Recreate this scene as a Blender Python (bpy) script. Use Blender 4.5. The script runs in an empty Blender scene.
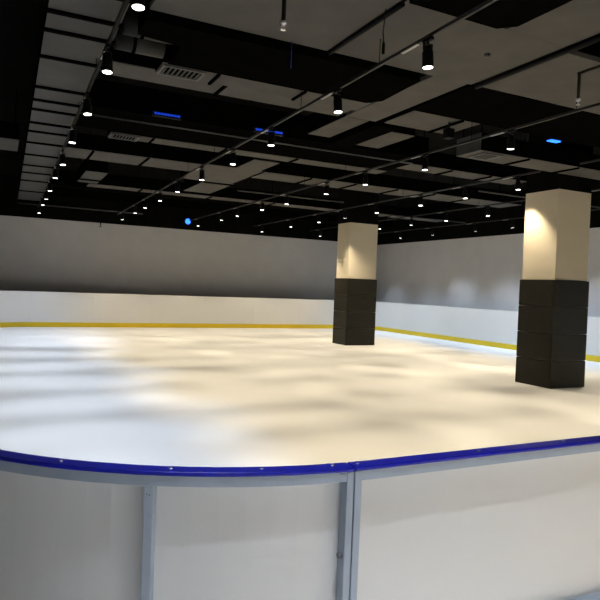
import bpy, bmesh, math, random
from mathutils import Vector, Matrix
random.seed(7)
S = bpy.context.scene
COL = S.collection

# ------------------------------------------------------------------ materials
def mat(name, col, rough=0.6, metal=0.0, spec=0.4, noise=0.0, nscale=6.0, emit=None, estr=0.0, bump=0.0, bscale=60.0):
    m = bpy.data.materials.new(name); m.use_nodes = True
    nt = m.node_tree; b = nt.nodes['Principled BSDF']
    b.inputs['Base Color'].default_value = (*col, 1)
    b.inputs['Roughness'].default_value = rough
    b.inputs['Metallic'].default_value = metal
    b.inputs['Specular IOR Level'].default_value = spec
    tc = nt.nodes.new('ShaderNodeTexCoord')
    if noise:
        n = nt.nodes.new('ShaderNodeTexNoise'); n.inputs['Scale'].default_value = nscale; n.inputs['Detail'].default_value = 4
        r = nt.nodes.new('ShaderNodeValToRGB')
        r.color_ramp.elements[0].position = 0.3; r.color_ramp.elements[1].position = 0.7
        r.color_ramp.elements[0].color = (*[c * (1 - noise) for c in col], 1)
        r.color_ramp.elements[1].color = (*[min(1, c * (1 + noise)) for c in col], 1)
        nt.links.new(tc.outputs['Object'], n.inputs['Vector'])
        nt.links.new(n.outputs['Fac'], r.inputs['Fac']); nt.links.new(r.outputs['Color'], b.inputs['Base Color'])
    if bump:
        n2 = nt.nodes.new('ShaderNodeTexNoise'); n2.inputs['Scale'].default_value = bscale; n2.inputs['Detail'].default_value = 3
        bp = nt.nodes.new('ShaderNodeBump'); bp.inputs['Strength'].default_value = bump; bp.inputs['Distance'].default_value = 0.01
        nt.links.new(tc.outputs['Object'], n2.inputs['Vector'])
        nt.links.new(n2.outputs['Fac'], bp.inputs['Height']); nt.links.new(bp.outputs['Normal'], b.inputs['Normal'])
    if emit:
        b.inputs['Emission Color'].default_value = (*emit, 1); b.inputs['Emission Strength'].default_value = estr
    return m

M = dict(
    ice=mat('ice', (0.80, 0.80, 0.80), 0.50, spec=0.20, noise=0.015, nscale=1.2),
    surround=mat('pale grey floor', (0.72, 0.71, 0.69), 0.8, noise=0.2, nscale=30),
    wall=mat('grey wall paint', (0.61, 0.60, 0.60), 0.85, spec=0.2, noise=0.03, nscale=2),
    black=mat('black ceiling paint', (0.0045, 0.0045, 0.004), 0.9, spec=0.03, noise=0.3, nscale=3),
    duct_black=mat('black duct and shaded side', (0.0025, 0.0025, 0.0022), 1.0, spec=0.0, noise=0.3, nscale=5),
    soffit=mat('grey brown board', (0.082, 0.078, 0.072), 0.85, spec=0.15, noise=0.10, nscale=2.5),
    sheet=mat('galvanised sheet', (0.060, 0.059, 0.056), 0.6, metal=0.0, spec=0.2, noise=0.14, nscale=2.0),
    steel_dull=mat('dull grey steel', (0.07, 0.07, 0.07), 0.5, metal=0.2, noise=0.15, nscale=8),
    steel_dark=mat('dark grey steel', (0.032, 0.032, 0.030), 0.6, spec=0.2, noise=0.2, nscale=8),
    rail=mat('dark track', (0.022, 0.021, 0.020), 0.5, spec=0.25),
    alu=mat('bright aluminium', (0.35, 0.34, 0.33), 0.4, metal=0.4),
    lampblack=mat('black lamp housing', (0.007, 0.007, 0.007), 0.6, spec=0.06),
    lens=mat('lit lamp lens', (0.9, 0.9, 0.85), 0.3, emit=(1.0, 0.98, 0.93), estr=7.0),
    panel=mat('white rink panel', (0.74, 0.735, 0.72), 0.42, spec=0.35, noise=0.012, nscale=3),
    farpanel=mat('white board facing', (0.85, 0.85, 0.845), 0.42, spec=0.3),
    yellow=mat('yellow kick plate', (0.82, 0.60, 0.02), 0.45),
    blue=mat('blue cap plastic', (0.007, 0.011, 0.38), 0.38, spec=0.35, noise=0.15, nscale=40),
    frame=mat('grey painted steel', (0.36, 0.42, 0.50), 0.45, spec=0.4, noise=0.05, nscale=15),
    screw=mat('bright screw', (0.8, 0.8, 0.82), 0.25, metal=0.6),
    bolt=mat('zinc bolt', (0.22, 0.23, 0.24), 0.35, metal=0.8),
    cream=mat('cream column paint', (0.62, 0.55, 0.42), 0.6, spec=0.3, noise=0.02, nscale=3),
    pad=mat('dark vinyl padding', (0.019, 0.017, 0.011), 0.5, spec=0.18, noise=0.12, nscale=8, bump=0.15, bscale=180),
    blueled=mat('blue led', (0.02, 0.05, 0.3), 0.4, emit=(0.008, 0.075, 1.0), estr=0.5),
    bluelens=mat('bright blue lens', (0.1, 0.3, 0.9), 0.3, emit=(0.015, 0.14, 1.0), estr=3.0),
    bluecable=mat('blue cable sheath', (0.03, 0.04, 0.25), 0.5, spec=0.2),
)

# ------------------------------------------------------------------ mesh helpers
def add_box(bm, x0, x1, y0, y1, z0, z1, mi=0):
    v = [bm.verts.new(p) for p in ((x0,y0,z0),(x1,y0,z0),(x1,y1,z0),(x0,y1,z0),(x0,y0,z1),(x1,y0,z1),(x1,y1,z1),(x0,y1,z1))]
    for f in ((3,2,1,0),(4,5,6,7),(0,1,5,4),(1,2,6,5),(2,3,7,6),(3,0,4,7)):
        bm.faces.new([v[i] for i in f]).material_index = mi

def add_prism(bm, poly, z0, z1, mi=0):
    a = [bm.verts.new((x, y, z0)) for x, y in poly]; b = [bm.verts.new((x, y, z1)) for x, y in poly]
    n = len(poly)
    bm.faces.new(a[::-1]).material_index = mi; bm.faces.new(b).material_index = mi
    for i in range(n):
        j = (i + 1) % n
        bm.faces.new((a[i], a[j], b[j], b[i])).material_index = mi

def add_tube(bm, p, q, r, n=12, r2=None):
    p = Vector(p); q = Vector(q); d = (q - p).normalized()
    a = d.orthogonal().normalized(); b = d.cross(a); r2 = r if r2 is None else r2
    A = []; B = []
    for i in range(n):
        t = 2 * math.pi * i / n; o = a * math.cos(t) + b * math.sin(t)
        A.append(bm.verts.new(p + o * r)); B.append(bm.verts.new(q + o * r2))
    bm.faces.new(A[::-1]); bm.faces.new(B)
    for i in range(n):
        j = (i + 1) % n; bm.faces.new((A[i], A[j], B[j], B[i])).smooth = True

def add_lathe(bm, prof, n=20, cx=0, cy=0):
    rings = []
    for r, z in prof:
        rings.append([bm.verts.new((cx + r*math.cos(2*math.pi*i/n), cy + r*math.sin(2*math.pi*i/n), z)) for i in range(n)])
    for a, b in zip(rings, rings[1:]):
        for i in range(n):
            j = (i + 1) % n; bm.faces.new((a[i], a[j], b[j], b[i])).smooth = True
    bm.faces.new(rings[0][::-1]); bm.faces.new(rings[-1])

def obj(name, bm, mats, parent=None, bevel=0.0, at=None):
    """mesh object; the bmesh is in world coordinates unless `at` says it is already local to the parent"""
    bmesh.ops.recalc_face_normals(bm, faces=bm.faces[:])
    off = Vector((0, 0, 0))
    if parent is not None and at is None:
        p = parent
        while p is not None: off += p.location; p = p.parent
    me = bpy.data.meshes.new(name)
    if off.length: bmesh.ops.translate(bm, verts=bm.verts[:], vec=-off)
    bm.to_mesh(me); bm.free()
    for m in (mats if isinstance(mats, (list, tuple)) else [mats]): me.materials.append(m)
    o = bpy.data.objects.new(name, me); COL.objects.link(o)
    if parent is not None: o.parent = parent
    if at is not None: o.location = at
    if bevel:
        md = o.modifiers.new('bevel', 'BEVEL'); md.width = bevel; md.segments = 2; md.limit_method = 'ANGLE'
    return o

def tag(o, label, cat, group=None):
    o['label'] = label; o['category'] = cat
    if group: o['group'] = group
    return o

def thing(name, loc, label, cat, group=None):
    o = bpy.data.objects.new(name, None); COL.objects.link(o); o.location = loc; o.empty_display_size = 0.1
    return tag(o, label, cat, group)

def struct(name, bm, mats):
    o = obj(name, bm, mats); o['kind'] = 'structure'; return o

B = bmesh.new
ORD = ['first','second','third','fourth','fifth','sixth','seventh','eighth','ninth','tenth','eleventh','twelfth','thirteenth','fourteenth']

# ------------------------------------------------------------------ room shell
RX0, RX1, RY0, RY1, ZC, ZP = -2.6, 14.4, -3.6, 22.4, 4.9, 3.485
ZW = {'wall_back': 3.565, 'wall_right': 3.505, 'wall_left': 3.5, 'wall_front': 3.5}
def wall(name, x0, x1, y0, y1):
    z = ZW[name]
    bm = B(); add_box(bm, x0, x1, y0, y1, -0.02, z, 0); add_box(bm, x0, x1, y0, y1, z, ZC, 1)
    struct(name, bm, [M['wall'], M['black']])
wall('wall_back', RX0, RX1, RY1, RY1 + 0.2)
wall('wall_right', RX1, RX1 + 0.2, RY0, RY1 + 0.2)
wall('wall_left', RX0 - 0.2, RX0, RY0, RY1 + 0.2)
wall('wall_front', RX0 - 0.2, RX1 + 0.2, RY0 - 0.2, RY0)
bm = B(); add_box(bm, RX0 - 0.2, RX1 + 0.2, RY0 - 0.2, RY1 + 0.2, ZC, ZC + 0.2); struct('ceiling', bm, M['black'])
bm = B(); add_box(bm, RX0 - 0.2, RX1 + 0.2, RY0 - 0.2, RY1 + 0.2, -0.2, -0.02); struct('floor_surround', bm, M['surround'])

# ------------------------------------------------------------------ rink outline (ice side of the boards)
X0, X1, Y0, Y1, RAD = -0.294, 13.6, 1.409, 21.2, 1.224
LX, LY, LA = X1 - X0 - 2*RAD, Y1 - Y0 - 2*RAD, math.pi*RAD/2
PER = 2*LX + 2*LY + 4*LA
def path(s, n=0.0):
    """point at arc length s (0 = start of the near straight), n metres outside the ice edge"""
    s %= PER
    segs = [(LX,'l',(X0+RAD,Y0),0),(LA,'a',(X1-RAD,Y0+RAD),-90),(LY,'l',(X1,Y0+RAD),90),(LA,'a',(X1-RAD,Y1-RAD),0),
            (LX,'l',(X1-RAD,Y1),180),(LA,'a',(X0+RAD,Y1-RAD),90),(LY,'l',(X0,Y1-RAD),270),(LA,'a',(X0+RAD,Y0+RAD),180)]
    for L, k, c, ang in segs:
        if s <= L + 1e-9:
            if k == 'l':
                t = math.radians(ang); d = (math.cos(t), math.sin(t)); o = (d[1], -d[0])
                return (c[0] + d[0]*s + o[0]*n, c[1] + d[1]*s + o[1]*n)
            t = math.radians(ang) + s / RAD
            return (c[0] + math.cos(t)*(RAD + n), c[1] + math.sin(t)*(RAD + n))
        s -= L
    return path(0, n)

def sweep(bm, s0, s1, n0, n1, z0, z1, step=0.07):
    k = max(1, int(math.ceil((s1 - s0) / step)))
    rows = []
    for i in range(k + 1):
        s = s0 + (s1 - s0) * i / k
        a = path(s, n0); b = path(s, n1)
        rows.append([bm.verts.new((*a, z0)), bm.verts.new((*b, z0)), bm.verts.new((*b, z1)), bm.verts.new((*a, z1))])
    for r, q in zip(rows, rows[1:]):
        for i in range(4):
            j = (i + 1) % 4; bm.faces.new((r[i], r[j], q[j], q[i])).smooth = False
    bm.faces.new(rows[0][::-1]); bm.faces.new(rows[-1])

bm = B(); poly = []
for k, (L, n) in enumerate([(LX,1),(LA,24),(LY,1),(LA,24),(LX,1),(LA,24),(LY,1),(LA,24)]):
    base = sum([LX,LA,LY,LA,LX,LA,LY,LA][:k])
    poly += [path(base + L*i/n + 1e-6, 0.0) for i in range(n)]
add_prism(bm, poly, -0.02, 0.0)
struct('floor', bm, M['ice'])

def rink_board(s0, s1, label, near=False, mids=(), screws=(), group='rink boards'):
    g = 0.0015 if near else 0.0008; a, b = s0 + g, s1 - g
    c = path((s0 + s1)/2, 0.03)
    t = thing('rink_board', (c[0], c[1], 0), label, 'rink board', group)
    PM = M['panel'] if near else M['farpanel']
    bm = B(); sweep(bm, a, b, 0.0, 0.006, 0.0, 1.119); obj('panel', bm, PM, t)
    bm = B(); sweep(bm, a, b, -0.008, 0.0, 0.0, 0.150); obj('kick_strip', bm, M['yellow'], t)['label'] = 'yellow kick strip along the ice'
    for nm, z0, z1 in (('top_bar', 1.094, 1.120), ('middle_bar', 0.560, 0.588), ('bottom_bar', -0.02, 0.02)):
        bm = B(); sweep(bm, a + 0.0205, b - 0.0205, 0.006, 0.0455, z0, z1); obj(nm, bm, M['frame'], t)
    posts = []
    for ps in (a, b - 0.020):
        bm = B(); sweep(bm, ps, ps + 0.020, 0.006, 0.047, -0.02, 1.120); posts.append(obj('post', bm, M['frame'], t, bevel=0.002))
    for ps in mids:
        bm = B(); sweep(bm, ps - 0.011, ps + 0.011, 0.006, 0.047, -0.02, 1.0935); p = obj('post', bm, M['frame'], t, bevel=0.002)
        for dz in (0.0, 0.012):
            q = path(ps - 0.003 + dz*0.5, 0.0465); q2 = path(ps - 0.003 + dz*0.5, 0.0485)
            bm = B(); add_tube(bm, (*q, 1.074 - dz*0.2), (*q2, 1.074 - dz*0.2), 0.0022, 8); obj('rivet', bm, M['bolt'], p)
    bm = B(); sweep(bm, a, b, -0.004, 0.0500, 1.1205, 1.1315)
    cap = obj('cap_rail', bm, M['blue'] if near else M['farpanel'], t, bevel=0.004)
    if near: cap['label'] = 'blue plastic cap rail on top'
    for ss in screws:
        q = path(ss, 0.022)
        bm = B(); add_lathe(bm, [(0.0055, 1.1310), (0.0055, 1.1328), (0.0035, 1.1342)], 10, q[0], q[1]); obj('screw', bm, M['screw'], cap)
    return t, posts

SEAM = -0.072
def split(s0, s1, n): return [(s0 + (s1 - s0)*i/n, s0 + (s1 - s0)*(i + 1)/n) for i in range(n)]
# near side, seen from outside
near = split(SEAM, LX, 6)
for i, (a, b) in enumerate(near):
    scr = [a + 0.02] + [a + 0.442 + 0.36*k for k in range(4)] + [b - 0.02]
    lab = ['straight white rink board with blue cap, right of the near seam'][0] if i == 0 else \
          'straight blue-capped rink board on the near side, %s right of the curved corner' % ORD[i]
    rink_board(a, b, lab, near=True, screws=scr)
t, posts = rink_board(-LA, SEAM, 'curved white rink board with blue cap at the near left corner', near=True,
                      mids=[-0.584], screws=[-LA+0.05, -1.60, -1.35, -1.09, -0.82, -0.537, -0.313, -0.125])
# bolt through the inner side of the corner board's end post
ps = SEAM - 0.0015 - 0.020
q0 = path(ps + 0.002, 0.030); q1 = path(ps - 0.010, 0.030); q2 = path(ps - 0.004, 0.035)
bm = B(); add_tube(bm, (*q0, 0.893), (*q1, 0.893), 0.0085, 6); obj('bolt', bm, M['bolt'], posts[1])
# right, back, left
rink_board(LX, LX + LA, 'curved white rink board at the near right corner')
for i, (a, b) in enumerate(split(LX + LA, LX + LA + LY, 8)[::-1]):
    rink_board(a, b, 'white rink board along the right wall, %s from the far right corner' % ORD[i])
base = LX + LA + LY
rink_board(base, base + LA, 'curved white rink board with yellow base at the far right corner')
for i, (a, b) in enumerate(split(base + LA, base + LA + LX, 6)):
    rink_board(a, b, 'white rink board along the back wall, %s from the far right corner' % ORD[i])
base += LA + LX
rink_board(base, base + LA, 'curved white rink board with yellow base at the far left corner')
for i, (a, b) in enumerate(split(base + LA, base + LA + LY, 8)):
    rink_board(a, b, 'white rink board along the left wall, %s from the far left corner' % ORD[i])

# ------------------------------------------------------------------ low things under the ceiling (for hanging rods)
LOW = []
def above(x, y, r=0.01):
    z = ZC
    for x0, x1, y0, y1, zb in LOW:
        if x0 - r < x < x1 + r and y0 - r < y < y1 + r: z = min(z, zb)
    return z

# ------------------------------------------------------------------ padded columns
def column(x0, x1, y0, y1, label):
    p = 0.03
    t = thing('padded_column', ((x0+x1)/2, (y0+y1)/2, 0), label, 'column', 'padded columns on the ice')
    bm = B(); add_box(bm, x0+p, x1-p, y0+p, y1-p, 0, ZP-0.015, 0); add_box(bm, x0+p, x1-p, y0+p, y1-p, ZP-0.015, ZC, 1)
    obj('shaft', bm, [M['cream'], M['black']], t)
    H = 1.90; n = 4
    for k in range(n):
        z0 = 0.004 + k*H/n; z1 = (k+1)*H/n - 0.004
        c = 0.006
        for (a0, a1, b0, b1) in ((x0, x1-p-0.001, y0, y0+p-0.001), (x0, x0+p-0.001, y0+p, y1), (x0+p, x1, y1-p+0.001, y1), (x1-p+0.001, x1, y0, y1-p)):
            bm = B(); add_box(bm, a0, a1, b0, b1, z0, z1); obj('pad', bm, M['pad'], t, bevel=0.008)
    LOW.append((x0, x1, y0, y1, 0))
column(8.80, 9.78, 14.83, 15.57, 'square cream column with four tiers of dark padding, the farther one left of the other')
column(8.62, 9.49, 7.54, 8.34, 'square cream column with four tiers of dark padding, the nearer larger one at right')

# ------------------------------------------------------------------ ceiling boards and ducts
def rods(t, pts, z):
    for x, y in pts:
        zt = ZC
        bm = B(); add_tube(bm, (x, y, z - 0.002), (x, y, zt), 0.007, 8); obj('hanger_rod', bm, M['duct_black'], t)

def slabs(name, part, label, cat, boxes, z, h, material, group=None, rodpts=None):
    b0 = boxes[0]
    t = thing(name, ((b0[0]+b0[1])/2, (b0[2]+b0[3])/2, z), label, cat, group)
    bm = B()
    for x0, x1, y0, y1 in boxes: add_box(bm, x0, x1, y0, y1, z, z + h); LOW.append((x0, x1, y0, y1, z))
    obj(part, bm, material, t)
    rods(t, rodpts or [(x, y) for x in (b0[0]+0.12, b0[1]-0.12) for y in (b0[2]+0.1, b0[3]-0.1)], z + h)
    return t

def duct(label, boxes, z=4.0, h=0.30, seams=(), grille=None, underside='sheet', end=None, group='ventilation ducts under the ceiling', name='ventilation_duct'):
    b0 = boxes[0]
    t = thing(name, ((b0[0]+b0[1])/2, (b0[2]+b0[3])/2, z), label, 'duct', group)
    bm = B(); bu = B()
    for x0, x1, y0, y1 in boxes:
        add_box(bm, x0, x1, y0, y1, z + 0.010, z + h); add_box(bu, x0, x1, y0, y1, z, z + 0.010); LOW.append((x0, x1, y0, y1, z))
    obj('body', bm, M['duct_black'], t)  # on grey ducts this black colour stands in for shade on upright sides
    if underside: obj('underside', bu, M[underside], t)['label'] = 'dull grey underside'
    else: bu.free()
    for (x0, x1, y0, y1) in seams:
        bm = B(); add_box(bm, x0, x1, y0, y1, z - 0.025, z + 0.002); obj('flange', bm, M['duct_black'], t)
    if grille:
        x0, x1, y0, y1 = grille
        bm = B(); w = 0.03
        add_box(bm, x0, x1, y0, y0+w, z-0.02, z); add_box(bm, x0, x1, y1-w, y1, z-0.02, z)
        add_box(bm, x0, x0+w, y0+w, y1-w, z-0.02, z); add_box(bm, x1-w, x1, y0+w, y1-w, z-0.02, z)
        gf = obj('grille_frame', bm, M['steel_dull'], t)
        bm = B(); n = max(4, int((x1-x0)/0.05))
        for k in range(1, n):
            xx = x0 + (x1-x0)*k/n; add_box(bm, xx-0.008, xx+0.008, y0+w, y1-w, z-0.016, z-0.003)
        obj('slats', bm, M['sheet'], gf)
        bm = B(); add_box(bm, x0+w, x1-w, y0+w, y1-w, z-0.003, z); obj('grille_backing', bm, M['duct_black'], gf)
    if end:
        x0, x1, y0, y1 = end
        bm = B(); add_box(bm, x0, x1, y0, y1, z, z+h); obj('end_panel', bm, M['steel_dull'], t)
    rods(t, [(x, y) for x in (b0[0]+0.06, b0[1]-0.06) for y in (b0[2]+0.06, b0[3]-0.06)], z + h)
    return t

ZD = 4.0
# big grey boards nearest the viewer
G = 'grey boards hung under the ceiling'
slabs('ceiling_board', 'board', 'large grey ceiling board at top left of centre, beside the leftmost light track', 'ceiling board', [(1.14, 2.93, 2.2, 5.53)], ZD, 0.05, M['soffit'], G)
slabs('ceiling_board', 'board', 'L-shaped grey ceiling board at top right of centre, behind the nearest black box', 'ceiling board',
      [(2.97, 4.82, 4.22, 5.53), (4.07, 4.82, 2.2, 4.219), (4.28, 4.77, 5.531, 7.45)], ZD, 0.05, M['soffit'], G)
slabs('ceiling_board', 'board', 'grey ceiling board at far top right, right of the long dark pipe', 'ceiling board', [(4.92, 8.2, 4.32, 5.52)], ZD, 0.05, M['soffit'], G)
# black ducts
def black_duct(label, boxes, z, h): return duct(label, boxes, z=z, h=h, underside=None, group='black ducts under the ceiling', name='black_duct')
t = thing('black_duct', (2.7, 6.15, 3.92), 'wide black duct crossing the top centre, with a cut-off corner at its right end', 'duct', 'black ducts under the ceiling')
bm = B(); add_prism(bm, [(1.12, 5.56), (4.12, 5.56), (4.18, 6.38), (4.05, 6.56), (1.56, 6.56), (1.56, 6.02), (1.12, 5.94)], 3.92, 4.30); obj('body', bm, M['duct_black'], t)
LOW.append((1.12, 4.2, 5.56, 6.56, 3.92)); rods(t, [(1.3, 5.7), (4.0, 5.7), (1.7, 6.4), (4.0, 6.4)], 4.3)
t = thing('black_duct', (3.4, 3.3, 3.95), 'black duct with a cut-off corner at the top edge, right of the hanging sensor', 'duct', 'black ducts under the ceiling')
bm = B(); add_prism(bm, [(2.98, 2.0), (4.055, 2.0), (4.055, 4.08), (3.93, 4.21), (2.98, 4.21)], 3.97, 4.35); obj('body', bm, M['duct_black'], t)
LOW.append((2.98, 4.055, 2.0, 4.21, 3.97)); rods(t, [(3.1, 2.2), (3.9, 2.2), (3.1, 4.0), (3.9, 4.0)], 4.35)
black_duct('black duct crossing above the nearer column, under the right grey board', [(4.84, 13.2, 5.56, 6.71)], 3.99, 0.35)
black_duct('black duct carrying the two blue light bars, left of centre', [(1.0, 6.9, 8.97, 10.25)], 3.98, 0.40)
black_duct('black duct running away between the short grey strips, right of centre', [(4.85, 5.24, 7.56, 8.93)], 3.97, 0.35)
black_duct('low black duct crossing in front of the back wall, second from it', [(1.2, 13.6, 17.5, 18.0)], 4.05, 0.40)
black_duct('low black duct crossing directly in front of the back wall', [(1.2, 13.6, 19.7, 20.2)], 4.02, 0.40)
# grey ducts
duct('grey duct with a louvred grille at its left end, behind the wide black duct', [(1.56, 4.26, 6.78, 7.14)], seams=[(2.19, 2.225, 6.77, 7.15), (3.3, 3.33, 6.77, 7.15)], grille=(1.57, 2.06, 6.80, 7.12), underside='soffit')
duct('grey duct behind the louvred grille, starting beside the leftmost light track', [(1.06, 4.26, 7.17, 7.64)], seams=[(2.42, 2.46, 7.16, 7.65)], underside='soffit', z=4.04)
duct('thin grey duct with a small diffuser at its left end, behind the blue light bars', [(1.59, 6.98, 10.40, 10.78)], seams=[(2.27, 2.30, 10.39, 10.79), (3.55, 3.585, 10.39, 10.79), (4.95, 4.99, 10.39, 10.79)], grille=(1.60, 2.07, 10.42, 10.76), underside='soffit')
duct('grey duct with square branches passing left of the farther column', [(1.05, 3.70, 12.10, 13.02), (3.701, 4.95, 12.0, 13.97), (4.34, 4.88, 11.0, 11.999), (4.30, 5.02, 13.971, 15.85)],
     seams=[(1.52, 1.56, 12.09, 13.03), (2.55, 2.59, 12.09, 13.03), (3.66, 3.70, 12.0, 13.97), (4.29, 5.03, 14.02, 14.10)], underside='soffit')
duct('short grey duct reaching left from behind the long flanged duct at far left', [(-1.0, 0.27, 12.0, 13.1)], underside='sheet')
duct('long grey duct crossing toward the right wall, nearer than the farther column', [(5.02, 12.4, 12.05, 12.85)],
     seams=[(x, x+0.04, 12.04, 12.86) for x in (6.1, 7.25, 8.4, 9.5, 10.6)], underside='soffit')
duct('short grey duct running away, left of the second light track', [(1.70, 2.17, 14.45, 16.2)], seams=[(1.69, 2.18, 15.6, 15.68)], underside='sheet')
duct('narrow grey duct crossing behind the farther column', [(2.0, 13.4, 16.32, 16.85)], seams=[(x, x+0.04, 16.31, 16.86) for x in (3.3, 5.2, 7.1, 9.2, 11.2)], underside='soffit')
duct('short grey duct behind the black duct at right, right of the dark pipe', [(4.95, 6.10, 6.76, 7.50)], seams=[(5.75, 5.79, 6.75, 7.51)], underside='soffit', z=4.02)
duct('short narrow grey duct beside the black one running away, right of centre', [(4.40, 4.80, 7.66, 8.85)], underside='soffit', z=4.06)
duct('short grey duct running away, just right of the third light track', [(5.30, 5.80, 7.90, 8.93)], underside='soffit', z=4.03)
duct('grey duct between the two columns, at the height of the light tracks', [(6.94, 9.95, 9.52, 10.02)], seams=[(7.9, 7.94, 9.51, 10.03), (8.9, 8.94, 9.51, 10.03)], underside='soffit')
duct('low grey air unit duct with open grey end panel, left of the nearer column top', [(6.34, 10.2, 7.0, 7.53)], z=3.72, h=0.26, seams=[(7.3, 7.33, 6.99, 7.54), (8.4, 8.43, 6.99, 7.54)], grille=(6.46, 6.82, 7.05, 7.42), underside='soffit', end=(6.33, 6.3399, 7.0, 7.53))
# left duct with many flanges
ys = [5.2, 5.75, 6.2, 6.96, 8.1, 8.70, 9.2, 10.0, 10.6, 11.5, 12.65, 13.86, 14.86, 16.1, 18.1, 20.3]
duct('long grey duct with black cross flanges running down the left side', [(0.375, 0.980, 1.5, 20.5)], z=3.90, h=0.19,
     seams=[(0.355, 1.0, y-0.025, y+0.025) for y in [2.2, 3.2, 4.2] + ys], underside='sheet').rotation_euler.z = -0.0097
# round pipes left of centre, running sideways into the black duct
for k, (y, z, lab) in enumerate([(6.22, 4.12, 'fat grey round pipe by the leftmost light track, the nearer of two'), (6.66, 4.12, 'fat grey round pipe by the leftmost light track, the farther of two')]):
    t = thing('round_duct', (1.0, y, z), lab, 'pipe', 'round pipes beside the left duct')
    bm = B(); add_tube(bm, (1.03, y, z), (1.53, y, z), 0.115, 18); obj('pipe_body', bm, M['steel_dark'], t)
    bm = B(); add_tube(bm, (1.2, y, z), (1.235, y, z), 0.122, 18); add_tube(bm, (1.217, y, z + 0.11), (1.217, y, ZC), 0.006, 6); obj('pipe_clamp', bm, M['duct_black'], t)

def pipe(label, pts, r, material, hang=(), grp='thin pipes under the ceiling'):
    t = thing('service_pipe', pts[0], label, 'pipe', grp)
    bm = B()
    for p, q in zip(pts, pts[1:]): add_tube(bm, p, q, r, 10)
    obj('pipe_body', bm, M[material], t)
    for x, y, z in hang:
        bm = B(); add_tube(bm, (x, y, z + r*0.5), (x, y, above(x, y)), 0.005, 6); obj('pipe_hanger', bm, M['duct_black'], t)
pipe('long dark pipe running away in the gap between the grey boards at right', [(4.87, 1.8, 3.98), (4.87, 5.5, 3.98)], 0.030, 'lampblack', [(4.87, 2.6, 3.98), (4.87, 5.0, 3.98)])
pipe('dark pipe running away in the gap between the grey boards at centre', [(2.95, 4.26, 3.975), (2.95, 5.52, 3.975)], 0.022, 'lampblack', [(2.95, 4.4, 3.975), (2.95, 5.3, 3.975)])
pipe('thin shiny pipe crossing beneath the blue light bars', [(1.0, 9.30, 3.955), (6.8, 9.30, 3.955)], 0.012, 'steel_dull', [(1.5, 9.30, 3.955), (4.0, 9.30, 3.955), (6.5, 9.30, 3.955)])
pipe('thin grey pipe crossing just before the back wall at left', [(0.5, 20.9, 3.85), (4.3, 20.9, 3.85)], 0.020, 'steel_dull', [(0.8, 20.9, 3.85), (4.0, 20.9, 3.85)])
pipe('thin grey pipe crossing behind the long grey duct at right', [(5.2, 14.2, 3.9), (8.2, 14.2, 3.9)], 0.018, 'steel_dull', [(5.5, 14.2, 3.9), (7.9, 14.2, 3.9)])
pipe('thin grey pipe crossing right of the farther column', [(9.9, 15.6, 3.9), (13.6, 15.6, 3.9)], 0.018, 'steel_dull', [(10.2, 15.6, 3.9), (13.2, 15.6, 3.9)])
pipe('thin grey pipe crossing above the gap between the two columns', [(9.6, 10.6, 3.9), (13.6, 10.6, 3.9)], 0.018, 'steel_dull', [(9.9, 10.6, 3.9), (13.2, 10.6, 3.9)])

# ------------------------------------------------------------------ tracks and spotlights
COLOR = dict(warm=(1.0, 0.845, 0.60), cool=(0.83, 0.895, 1.0), blue=(0.72, 0.85, 1.0))
ROWS = [   # x at y = 0, skew of the rail, ends, lamp colour, lamp places
    (0.765, 0.0140, -2.5, 20.9, 'cool', [-0.95, 0.70, 2.60, 4.40, 5.90, 7.52, 9.20, 11.10, 12.64, 14.60, 16.20, 17.60, 19.90]),
    (3.140, 0.0160, -2.5, 20.9, 'warm', [-0.95, 0.70, 2.50, 4.24, 5.82, 7.67, 9.24, 10.99, 12.77, 14.47, 16.17, 17.64, 19.85]),
    (5.93, 0, -2.5, 20.9, 'warm', [-0.95, 0.70, 2.50, 4.30, 5.99, 7.77, 9.51, 10.96, 12.88, 14.35, 16.11, 17.50, 19.87]),
    (8.33, 0, 7.70, 20.9, 'warm', [8.20, 9.60, 11.03, 12.79, 14.34, 15.83, 17.71, 20.10]),
    (8.33, 0, -2.5, 6.90, 'warm', [0.75, 2.50, 4.30, 6.00]),
    (10.61, 0, 7.70, 20.9, 'warm', [8.10, 9.80, 11.38, 12.91, 14.43, 16.06, 17.80, 20.0]),
    (10.61, 0, -2.5, 6.90, 'warm', [2.50, 4.30, 6.00]),
    (12.95, 0, -2.5, 20.9, 'blue', [2.50, 4.30, 6.00, 7.80, 9.60, 11.40, 12.90, 14.40, 16.45, 18.25, 20.40]),
]
TNAME = ['leftmost light track', 'second light track from the left', 'third light track from the left', 'fourth light track from the left',
         'near piece of the fourth light track', 'fifth light track from the left', 'near piece of the fifth light track', 'light track nearest the right wall']
ZT = 3.74
def mesh_of(bm, name, m):
    bmesh.ops.recalc_face_normals(bm, faces=bm.faces[:])
    me = bpy.data.meshes.new(name); bm.to_mesh(me); bm.free(); me.materials.append(m); return me
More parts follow.
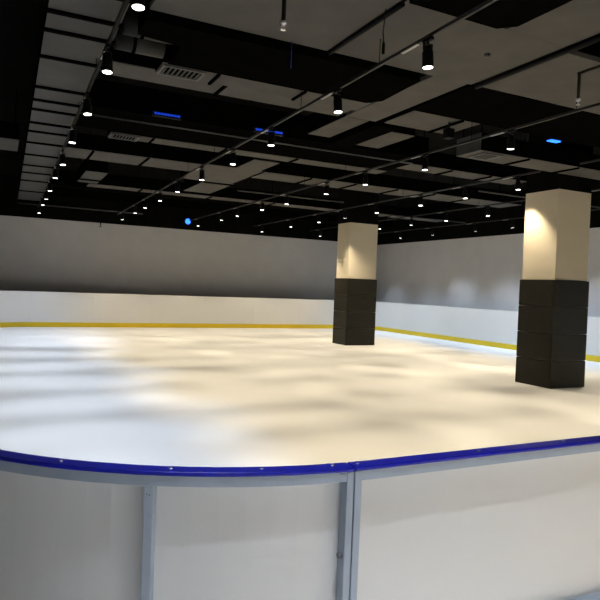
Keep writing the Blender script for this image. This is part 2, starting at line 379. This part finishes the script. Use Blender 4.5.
# prototype spotlight (origin at the underside of the track)
bm = B(); add_box(bm, -0.016, 0.016, -0.06, 0.06, -0.022, 0.0); me_adapt = mesh_of(bm, 'track_adapter', M['lampblack'])
bm = B(); add_tube(bm, (0, 0, -0.022), (0, 0, -0.045), 0.010, 10)
add_box(bm, -0.042, 0.042, -0.012, 0.012, -0.050, -0.044)
for s in (-1, 1): add_box(bm, s*0.040 - 0.003, s*0.040 + 0.003, -0.012, 0.012, -0.105, -0.044)
me_yoke = mesh_of(bm, 'yoke', M['lampblack'])
bm = B(); add_lathe(bm, [(0.030, 0.02), (0.037, 0.012), (0.037, -0.02), (0.046, -0.028), (0.048, -0.032), (0.048, -0.152), (0.046, -0.156), (0.041, -0.157), (0.041, -0.150)], 24)
me_body = mesh_of(bm, 'lamp_body', M['lampblack'])
bm = B(); add_lathe(bm, [(0.043, -0.1575), (0.040, -0.160)], 24); me_lens = mesh_of(bm, 'lens', M['lens'])
LIGHTS = {}
def light_data(kind, energy=150, size=80, blend=0.55):
    key = (kind, energy, size, blend)
    if key not in LIGHTS:
        l = bpy.data.lights.new('spot_beam', 'SPOT'); l.energy = energy; l.color = COLOR[kind]
        l.spot_size = math.radians(size); l.spot_blend = blend; l.shadow_soft_size = 0.035
        LIGHTS[key] = l
    return LIGHTS[key]
def child(name, me, parent, loc=(0, 0, 0)):
    o = bpy.data.objects.new(name, me); COL.objects.link(o); o.parent = parent; o.location = loc; return o

POWER = {'warm': 290, 'cool': 270, 'blue': 300}
for r, (xz, sk, ya, yb, kind, lamps) in enumerate(ROWS):
    x = xz + sk*(ya + yb)/2
    t = thing('lighting_track', (x, (ya+yb)/2, ZT), 'thin dark ceiling rail holding spotlights, the ' + TNAME[r], 'light track', 'ceiling light tracks')
    bm = B(); add_box(bm, x-0.013, x+0.013, ya, yb, ZT, ZT+0.030); obj('rail', bm, M['rail' if r else 'lampblack'], t)
    bm = B(); add_tube(bm, (x+0.021, ya, ZT+0.026), (x+0.021, yb, ZT+0.026), 0.006, 8)
    obj('conduit', bm, M['rail' if r else 'lampblack'], t)
    y = ya + 0.5; k = 0
    while y < yb:
        zt = above(xz + sk*y, y)
        if zt > ZT + 0.04:
            bm = B(); add_tube(bm, (x, y, ZT+0.03), (x, y, zt), 0.004, 6); obj('suspension_wire', bm, M['duct_black'], t)
        y += 1.75
    for y in lamps:
        if yb - y > 0.5:
            bm = B(); add_box(bm, x-0.015, x+0.015, y+0.14, y+0.38, ZT-0.004, ZT+0.006); obj('joint_sleeve', bm, M['alu'], t)
    t.rotation_euler.z = -sk
    n = len(lamps)
    for i, y in enumerate(lamps):
        lab = 'black spotlight, %s from the far end of the %s' % (ORD[n - 1 - i], TNAME[r])
        s = thing('track_spotlight', (xz + sk*y, y, ZT), lab, 'spotlight', 'ceiling track spotlights')
        child('track_adapter', me_adapt, s); child('yoke', me_yoke, s)
        b = child('lamp_body', me_body, s, (0, 0, -0.083))
        rx, ry = random.uniform(-0.08, 0.08), random.uniform(-0.08, 0.08)
        P, SZ, BL = POWER[kind], 62, 0.65
        if r == 3 and i == 0: rx, ry, P, SZ, BL = 0.0, -0.06, 170, 90, 0.65
        if r == 3 and i == 4: rx, ry, SZ, BL = 0.06, -0.12, 88, 0.9
        if r == 7: rx, ry, SZ, BL = rx*0.3, -0.14, 84, 1.0
        if y > 17: rx, ry, SZ, BL = rx*0.3, ry*0.3, 84, 1.0
        if 0 < y < 1: P *= 0.5
        if y < 0: P, SZ = (800, 560, 500)[r], 90            # unseen lamps added behind the viewer, boosted so floor bounce brightens near boards
        b.rotation_euler = (rx, ry, 0)
        child('lens', me_lens, b)
        child('spot_beam', light_data(kind, P, SZ, BL), b, (0, 0, -0.19))

# ------------------------------------------------------------------ small ceiling things
def sprinkler(x, y, z, label, elbow=None):
    t = thing('sprinkler', (x, y, z), label, 'sprinkler', 'fire sprinklers')
    top = elbow[0] if elbow else above(x, y)
    bm = B(); add_tube(bm, (x, y, z + 0.06), (x, y, top), 0.016, 10)
    if elbow:
        add_tube(bm, (x, y + 0.014, top), (x, elbow[1], top), 0.016, 10); add_tube(bm, (x, elbow[1] + 0.02, top), (x, elbow[1] + 0.02, above(x, elbow[1])), 0.012, 8)
    obj('drop_pipe', bm, M['lampblack'] if not elbow else M['pad'], t)
    bm = B(); add_lathe(bm, [(0.024, z+0.064), (0.024, z+0.044), (0.014, z+0.040), (0.012, z+0.030)], 12, x, y); obj('socket', bm, M['screw'], t)
    bm = B(); add_lathe(bm, [(0.007, z+0.030), (0.007, z+0.008), (0.019, z+0.006), (0.019, z+0.0)], 12, x, y); obj('sprinkler_head', bm, M['screw'], t)
sprinkler(1.84, 4.18, 3.49, 'bright sprinkler head on a black drop pipe at top centre')
sprinkler(5.06, 4.25, 3.49, 'bright sprinkler head on a bent brown pipe at top right', elbow=(3.80, 2.6))
t = thing('hanging_sensor', (2.90, 4.45, 3.62), 'thin black sensor hanging by a cord under the grey board at top centre', 'sensor')
bm = B(); add_lathe(bm, [(0.012, 3.615), (0.014, 3.62), (0.014, 3.70), (0.007, 3.72)], 12, 2.90, 4.45); obj('sensor_body', bm, M['lampblack'], t)
bm = B(); add_tube(bm, (2.90, 4.45, 3.715), (2.89, 4.45, 3.80), 0.005, 6); add_tube(bm, (2.89, 4.45, 3.80), (2.91, 4.45, 4.0), 0.005, 6); obj('cord', bm, M['lampblack'], t)
t = thing('smoke_detector', (4.33, 4.75, 4.0), 'tiny pale detector stuck under the grey board at top right', 'detector')
bm = B(); add_lathe(bm, [(0.010, 3.965), (0.028, 3.975), (0.032, 4.0)], 14, 4.33, 4.75); obj('detector_body', bm, M['steel_dull'], t)
t = thing('ceiling_speaker', (5.70, 6.95, 3.80), 'small black box speaker hanging in front of the third light track', 'speaker')
bm = B(); add_box(bm, 5.63, 5.75, 6.89, 7.01, 3.79, 3.93); obj('speaker_box', bm, M['lampblack'], t, bevel=0.01)
bm = B(); add_tube(bm, (5.69, 6.95, 3.925), (5.69, 6.95, above(5.69, 6.95)), 0.012, 8); obj('bracket', bm, M['lampblack'], t)
t = thing('hanging_cable', (2.52, 5.50, 3.72), 'thin blue cable hanging straight down before the wide black duct at top centre', 'cable')
bm = B(); add_tube(bm, (2.52, 5.50, 3.73), (2.52, 5.50, 4.0), 0.004, 8); obj('cable_sheath', bm, M['bluecable'], t)
bm = B(); add_lathe(bm, [(0.004, 3.715), (0.007, 3.72), (0.007, 3.735)], 8, 2.52, 5.50); obj('cable_end', bm, M['lampblack'], t)
# sprinkler on the back wall
t = thing('wall_sprinkler', (3.15, RY1, 3.42), 'small bright sprinkler on the back wall just under the black band', 'sprinkler')
bm = B(); add_tube(bm, (3.15, RY1, 3.58), (3.15, RY1 - 0.14, 3.58), 0.02, 8); add_tube(bm, (3.15, RY1 - 0.13, 3.59), (3.15, RY1 - 0.13, 3.48), 0.02, 8); obj('bent_pipe', bm, M['lampblack'], t)
bm = B(); add_lathe(bm, [(0.018, 3.40), (0.045, 3.41), (0.045, 3.44), (0.022, 3.49)], 12, 3.15, RY1 - 0.13); obj('sprinkler_head', bm, M['screw'], t)
# round blue light by the back wall
SX, SZ0 = 6.22, 3.875
t = thing('stage_light', (SX, RY1, SZ0), 'round bright blue light glowing in the black band above the back wall', 'light')
bm = B(); add_tube(bm, (SX, RY1 - 0.08, SZ0), (SX, RY1 - 0.24, SZ0 - 0.02), 0.11, 20); obj('lamp_body', bm, M['lampblack'], t)
bm = B(); add_tube(bm, (SX, RY1 - 0.238, SZ0 - 0.02), (SX, RY1 - 0.250, SZ0 - 0.022), 0.10, 20); obj('lens', bm, M['bluelens'], t)
bm = B(); add_box(bm, SX - 0.12, SX + 0.12, RY1 - 0.08, RY1 + 0.002, SZ0 - 0.05, SZ0 + 0.05); obj('bracket', bm, M['lampblack'], t)
# blue light bars
def led(x0, x1, y, z, label, face_y):
    t = thing('blue_light_bar', ((x0+x1)/2, y, z), label, 'light', 'blue light bars')
    bm = B(); add_box(bm, x0-0.02, x1+0.02, y, face_y, z-0.035, z+0.035); obj('housing', bm, M['lampblack'], t)
    bm = B(); n = 8
    for k in range(n):
        a = x0 + (x1-x0)*k/n; add_box(bm, a+0.004, a+(x1-x0)/n-0.004, y-0.012, y, z-0.014, z+0.014)
    obj('diffuser', bm, M['blueled'], t)
led(1.95, 2.33, 8.91, 4.02, 'blue light bar on the black duct, the left one behind the louvred grille', 8.972)
led(3.52, 3.98, 8.91, 4.02, 'blue light bar on the black duct, the right one beside the second light track', 8.972)
t = thing('blue_light_bar', (7.57, 6.80, 3.99), 'blue light bar behind the black duct above the nearer column', 'light', 'blue light bars')
bm = B(); add_box(bm, 7.46, 7.70, 6.708, 6.83, 3.99, 4.04); obj('housing', bm, M['lampblack'], t)
bm = B(); add_box(bm, 7.48, 7.68, 6.73, 6.82, 3.975, 3.99); obj('diffuser', bm, M['bluelens'], t)

# ------------------------------------------------------------------ camera
F, YAW, PITCH, ROLL, H = 612, math.radians(26.3), math.radians(-1.22), math.radians(2.23), 1.6
f = Vector((math.sin(YAW)*math.cos(PITCH), math.cos(YAW)*math.cos(PITCH), math.sin(PITCH)))
r0 = Vector((math.cos(YAW), -math.sin(YAW), 0)); u0 = r0.cross(f)
R = math.cos(ROLL)*r0 + math.sin(ROLL)*u0; U = -math.sin(ROLL)*r0 + math.cos(ROLL)*u0
cd = bpy.data.cameras.new('camera'); cam = bpy.data.objects.new('camera', cd); COL.objects.link(cam)
cam.matrix_world = Matrix(((R.x, U.x, -f.x, 0), (R.y, U.y, -f.y, 0), (R.z, U.z, -f.z, H), (0, 0, 0, 1)))
cd.sensor_width = 36; cd.lens = F/600*36; cd.clip_start = 0.05
S.camera = cam

w = bpy.data.worlds.new('world'); S.world = w; w.use_nodes = True
w.node_tree.nodes['Background'].inputs[0].default_value = (0, 0, 0, 1)
S.view_settings.view_transform = 'Standard'; S.view_settings.look = 'None'
S.view_settings.gamma = 1.0; S.view_settings.use_curve_mapping = False
S.view_settings.exposure = 0.0
